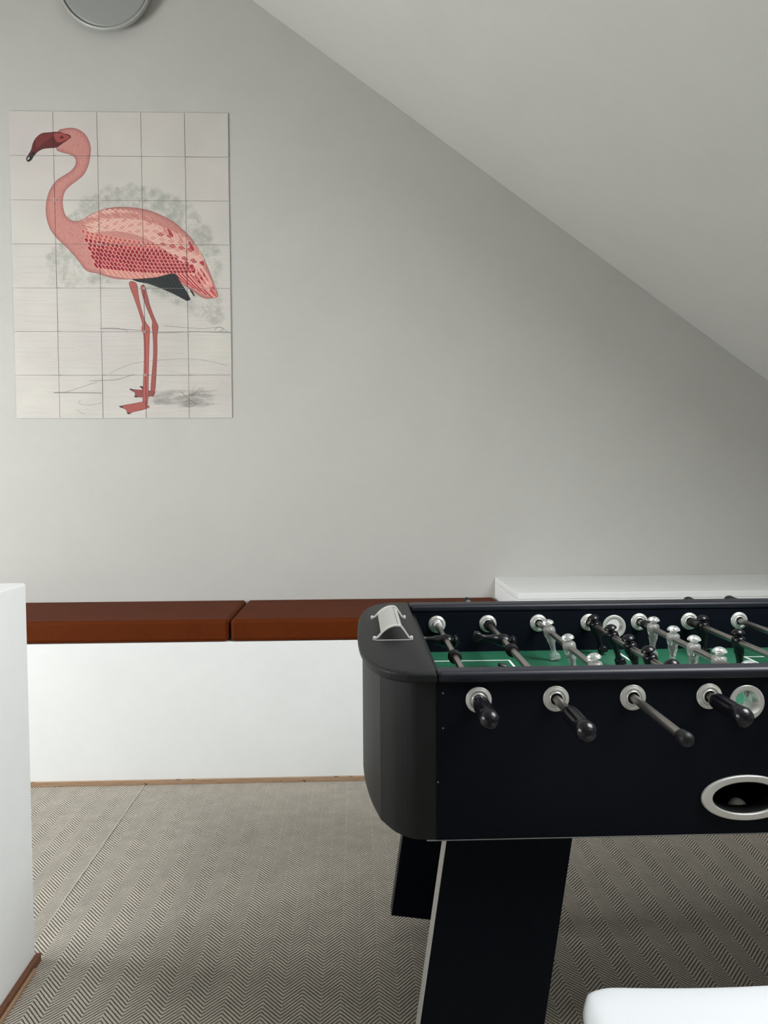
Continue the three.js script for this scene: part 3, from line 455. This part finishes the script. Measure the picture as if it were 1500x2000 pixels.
  // player: stacked rings (height, half depth along x, half width along z, x offset), rod at the origin
  const playerG = (() => {
    const R = [[-0.0745, 0.0001, 0.0001, 0.0015], [-0.0745, 0.0100, 0.0085, 0.0015], [-0.0735, 0.0108, 0.0095, 0.0015], [-0.062, 0.0104, 0.0095, 0.001], [-0.0595, 0.0085, 0.0088, 0], [-0.0585, 0.0068, 0.0080, 0], [-0.050, 0.0066, 0.0078, 0], [-0.042, 0.0072, 0.0088, 0], [-0.034, 0.0080, 0.0100, 0], [-0.030, 0.0092, 0.0112, 0], [-0.022, 0.0100, 0.0120, 0], [-0.017, 0.0094, 0.0112, 0], [-0.013, 0.0112, 0.0122, 0], [-0.006, 0.0130, 0.0140, 0], [0.002, 0.0134, 0.0152, 0], [0.0085, 0.0128, 0.0154, 0], [0.0120, 0.0108, 0.0130, 0], [0.0140, 0.0078, 0.0086, 0], [0.0158, 0.0070, 0.0072, 0], [0.0185, 0.0080, 0.0082, 0], [0.0195, 0.0122, 0.0124, 0], [0.0206, 0.0134, 0.0136, 0], [0.0225, 0.0132, 0.0134, 0], [0.0262, 0.0114, 0.0116, 0], [0.0295, 0.0078, 0.0080, 0], [0.0312, 0.0038, 0.0040, 0], [0.0316, 0.0001, 0.0001, 0]];
    const n = 30, pos = [], idx = [];
    for (const q of R) { q[0] *= q[0] > 0 ? 1.10 : 1.03; q[1] *= 1.24; q[2] *= 1.18; }
    for (const [y, rx, rz, cx] of R) for (let i = 0; i < n; i++) {
      const a = i / n * Math.PI * 2, ca = Math.cos(a), sa = Math.sin(a); const lg = y < -0.024 && y > -0.060 ? Math.min(1, (-0.024 - y) / 0.012) : 0;
      const k = 1 - 0.42 * lg * Math.pow(Math.abs(ca), 5); const foot = y < -0.0588 ? 0.5 : 1;     // legs cleft front and back; square foot
      const f = foot < 1 ? 1 / Math.pow(Math.pow(Math.abs(ca), 4) + Math.pow(Math.abs(sa), 4), 0.25) : 1;
      pos.push(cx + rx * ca * k * f, y, rz * sa * f);
    }
    for (let r = 0; r < R.length - 1; r++) for (let i = 0; i < n; i++) { const a = r * n + i, b = r * n + (i + 1) % n; idx.push(a, a + n, b, b, a + n, b + n); }
    const g = new THREE.BufferGeometry(); g.setAttribute('position', new THREE.Float32BufferAttribute(pos, 3)); g.setIndex(idx); g.computeVertexNormals(); return g;
  })();
  const RODS = [
    { near: -1.293, far: -2.46, mine: true, men: [[-1.97, -95]], bump: [[-1.79, 0], [-2.178, 2]] },
    { near: -1.222, far: -2.63, mine: true, men: [[-1.965, -100], [-1.62, -100]], bump: [[-1.85, 0], [-2.165, 0], [-1.50, 0]] },
    { near: -1.183, far: -2.42, mine: false, men: [[-2.069, 12], [-1.871, 12], [-1.66, 12]], bump: [] },
    { near: -1.285, far: -2.45, mine: true, men: [[-2.136, 16], [-1.988, 16], [-1.855, 16], [-1.726, 16], [-1.595, 16]], bump: [] },
    { near: -1.24, far: -2.42, mine: false, men: [[-2.091, -2], [-1.956, -2], [-1.834, -2], [-1.702, -2], [-1.57, -2]], bump: [[-2.15, 1]] },
    { near: -1.26, far: -2.45, mine: true, men: [[-2.107, 4], [-1.906, 4], [-1.705, 4]], bump: [[-2.17, 1]] },
    { near: -1.22, far: -2.56, mine: false, men: [[-1.95, 0], [-1.68, 0]], bump: [[-1.85, 0]] },
    { near: -1.23, far: -2.575, mine: false, men: [[-1.83, 0]], bump: [[-2.0, 0]] },
  ];
  const rodLabels = ['steel rod with one black goalkeeper', 'steel rod with two black defenders', 'steel rod with three clear players', 'steel rod with five black players', 'steel rod with five clear players', 'steel rod with three black players', 'steel rod with two clear defenders', 'steel rod with one clear goalkeeper'];
  RODS.forEach((r, k) => {
    const x = T.x0 + k * T.dx;
    const zN = r.near - (r.mine ? 0.10 : 0.012), zF = r.far + (r.mine ? 0.012 : 0.10);
    const g = new THREE.CylinderGeometry(0.008, 0.008, zN - zF, 24); g.rotateX(Math.PI / 2); g.translate(0, 0, (zN + zF) / 2);
    const rod = part('player_rod', g, steel, table); rod.position.set(x, T.rodY, 0); rod.userData.label = rodLabels[k];
    const hd = part('handle', handleG, blackGloss, rod); hd.position.z = r.mine ? r.near : r.far; if (!r.mine) hd.rotation.y = Math.PI;
    hd.rotation.z = 0.25;
    const cp = part('end_cap', capG, rubber, rod); cp.position.z = r.mine ? r.far : r.near; if (r.mine) cp.rotation.y = Math.PI;
    for (const [z, a] of r.men) { const m = part('player', playerG, r.mine ? blackGloss : clearPlastic, rod); m.position.z = z; m.rotation.z = a * Math.PI / 180; m.userData.label = r.mine ? 'glossy black player figure' : 'clear plastic player figure'; }
    for (const [z, kind] of r.bump) { const m = part('bumper', kind ? collarG : bumperG, kind === 2 ? whitePlastic : rubber, rod); m.position.z = z; }
    for (const z of [T.zn, T.zf + 0.022]) { const b = part('bushing', bushing, satinSilver, table); b.position.set(x, T.rodY, z); }
  });

  // arched clear holder on the end top
  const holder = group('score_holder', table); holder.position.set(0.0785, T.top, 0); holder.userData.label = 'clear plastic arched holder with four small feet';
  const prof = [[-0.042, 0.004], [-0.036, 0.0042], [-0.030, 0.009], [-0.021, 0.0185], [-0.010, 0.0265], [0.002, 0.0310], [0.012, 0.0315], [0.018, 0.0300], [0.029, 0.0145], [0.036, 0.0045], [0.042, 0.004]];
  const ribbon = (pts, z0, z1, t) => { // thin strip along the profile with real thickness
    const s = new THREE.Shape(); const L = pts.map(([x, y]) => new THREE.Vector2(x, y)); const off = L.map((p, i) => { const a = L[Math.max(0, i - 1)], b = L[Math.min(L.length - 1, i + 1)], d = b.clone().sub(a).normalize(); return new THREE.Vector2(p.x - d.y * t, p.y + d.x * t); });
    s.moveTo(L[0].x, L[0].y); s.splineThru(L.slice(1)); s.lineTo(off[off.length - 1].x, off[off.length - 1].y); s.splineThru(off.slice(0, -1).reverse()); s.closePath();
    const e = new THREE.ExtrudeGeometry(s, { depth: z1 - z0, bevelEnabled: false, curveSegments: 6 }); e.translate(0, 0, z0); return toCreasedNormals(e, 0.6);
  };
  for (const z of [-1.722, -1.985]) {
    part('arch_rail', ribbon(prof, z - 0.0035, z + 0.0035, 0.0035), frostedRail, holder);
    for (const x of [-0.042, 0.042]) { const f = part('foot', lathe([[0, 0], [0.0036, 0], [0.0036, 0.007], [0.0022, 0.009], [0, 0.0092]], 16), frostedRail, holder); f.position.set(x, 0, z); }
  }
  part('curved_sheet', ribbon([[-0.026, 0.0118], [-0.021, 0.0172], [-0.010, 0.0252], [0.002, 0.0297], [0.012, 0.0300]], -1.981, -1.727, 0.0012), clearSheet, holder);
  part('back_sheet', ribbon([[0.013, 0.0300], [0.018, 0.0275], [0.022, 0.022]], -1.981, -1.727, 0.0012), clearSheet, holder);
  part('base_strip', box(0.08, 0.0012, 0.002, 0, 0.0007, -1.7185), frostedRail, holder);
}
{ // ball lying in the return
  const b = part('foosball', new THREE.SphereGeometry(0.0175, 32, 20), new THREE.MeshStandardMaterial({ name: 'off white ball', color: rgb(0.78, 0.77, 0.74), roughness: 0.6 }));
  b.position.set(0.7540, 0.5437, -1.482); tag(b, 'small off-white ball lying in the oval ball return opening', 'ball');
}
// ------------------------------------------------------------------ white moulded chair beside the table
{
  const ch = group('shell_chair'); ch.position.set(0.522, -0.006, -0.868); tag(ch, 'white moulded plastic chair with rounded seat corners in front of the football table', 'chair');
  // seat and back as one shell: u runs from the front edge (-x) over the seat and up the back (+x), v across (z)
  const NU = 110, NV = 44, path = (u) => { // centre line of the shell
    const s = u * 0.95; // length
    if (s < 0.035) { const t = s / 0.035; return [-0.220 + 0.030 * t, 0.452 + 0.012 * Math.sin(t * Math.PI / 2)]; }
    if (s < 0.45) { const t = (s - 0.035) / 0.415; return [-0.190 + 0.415 * t, 0.464 - 0.007 * Math.sin(t * Math.PI)]; }
    const t = (s - 0.45) / 0.5, a = Math.min(1, t / 0.3); const ang = a * 1.35; const R = 0.11;
    if (t < 0.3) return [0.225 + R * Math.sin(ang), 0.464 + R * (1 - Math.cos(ang))];
    const q = (t - 0.3) * 0.5; return [0.225 + R * Math.sin(1.35) + q * Math.cos(1.35), 0.464 + R * (1 - Math.cos(1.35)) + q * Math.sin(1.35)];
  };
  const halfW = (u) => { const q = (d, r) => (d >= r ? 0 : r * (1 - Math.sqrt(Math.max(0, 1 - ((r - d) / r) ** 2)))); return (0.232 - q(u * 0.95, 0.085) - q((1 - u) * 0.95, 0.09)) * (u > 0.5 ? 1 - 0.12 * (u - 0.5) : 1); };
  const pt = (u, v, off) => {
    const [x, y] = path(u), w = halfW(u), vv = v * 2 - 1, z = vv * w;
    const [x2, y2] = path(Math.min(1, u + 0.01)), [x1, y1] = path(Math.max(0, u - 0.01)); let nx = -(y2 - y1), ny = x2 - x1; const l = Math.hypot(nx, ny) || 1; nx /= l; ny /= l;
    const roll = -0.016 * Math.pow(Math.abs(vv), 9) * (1 - Math.min(1, Math.max(0, (u - 0.36) / 0.25))) + 0.022 * Math.pow(Math.abs(vv), 3) * Math.min(1, Math.max(0, (u - 0.40) / 0.2));
    return [x + nx * (off + roll), y + ny * (off + roll), z];
  };
  const pos = [], idx = [], id = (s, i, j) => s * (NU + 1) * (NV + 1) + i * (NV + 1) + j;
  for (const off of [0.003, -0.003]) for (let i = 0; i <= NU; i++) for (let j = 0; j <= NV; j++) pos.push(...pt(i / NU, j / NV, off));
  for (let i = 0; i < NU; i++) for (let j = 0; j < NV; j++) { const a = id(0, i, j), b = id(0, i + 1, j), c = id(0, i + 1, j + 1), d = id(0, i, j + 1); idx.push(a, d, b, b, d, c); const e = id(1, i, j), f = id(1, i + 1, j), g = id(1, i + 1, j + 1), h = id(1, i, j + 1); idx.push(e, f, h, f, g, h); }
  for (let i = 0; i < NU; i++) for (const j of [0, NV]) { const a = id(0, i, j), b = id(0, i + 1, j), e = id(1, i, j), f = id(1, i + 1, j); if (j) idx.push(a, e, b, b, e, f); else idx.push(a, b, e, b, f, e); }
  for (let j = 0; j < NV; j++) for (const i of [0, NU]) { const a = id(0, i, j), b = id(0, i, j + 1), e = id(1, i, j), f = id(1, i, j + 1); if (i) idx.push(a, b, e, b, f, e); else idx.push(a, e, b, b, e, f); }
  const g = new THREE.BufferGeometry(); g.setAttribute('position', new THREE.Float32BufferAttribute(pos, 3)); g.setIndex(idx); g.computeVertexNormals();
  part('seat_shell', g, whitePlastic, ch);
  for (const [x, z, dx, dz] of [[-0.12, 0.13, -0.07, 0.06], [-0.12, -0.13, -0.07, -0.06], [0.12, 0.13, 0.07, 0.06], [0.12, -0.13, 0.07, -0.06]]) {
    const c = new THREE.CatmullRomCurve3([new THREE.Vector3(x, 0.436, z), new THREE.Vector3(x + dx, 0.0082, z + dz)]); const t = new THREE.TubeGeometry(c, 6, 0.012, 12); part('leg', t, woodLeg, ch);
  }
  part('under_frame', mergeGeometries([box(0.26, 0.014, 0.02, 0, 0.430, 0.13), box(0.26, 0.014, 0.02, 0, 0.430, -0.13), box(0.02, 0.014, 0.24, 0, 0.430, 0)]), blackPlastic, ch);
}
renderer.render(scene, camera);
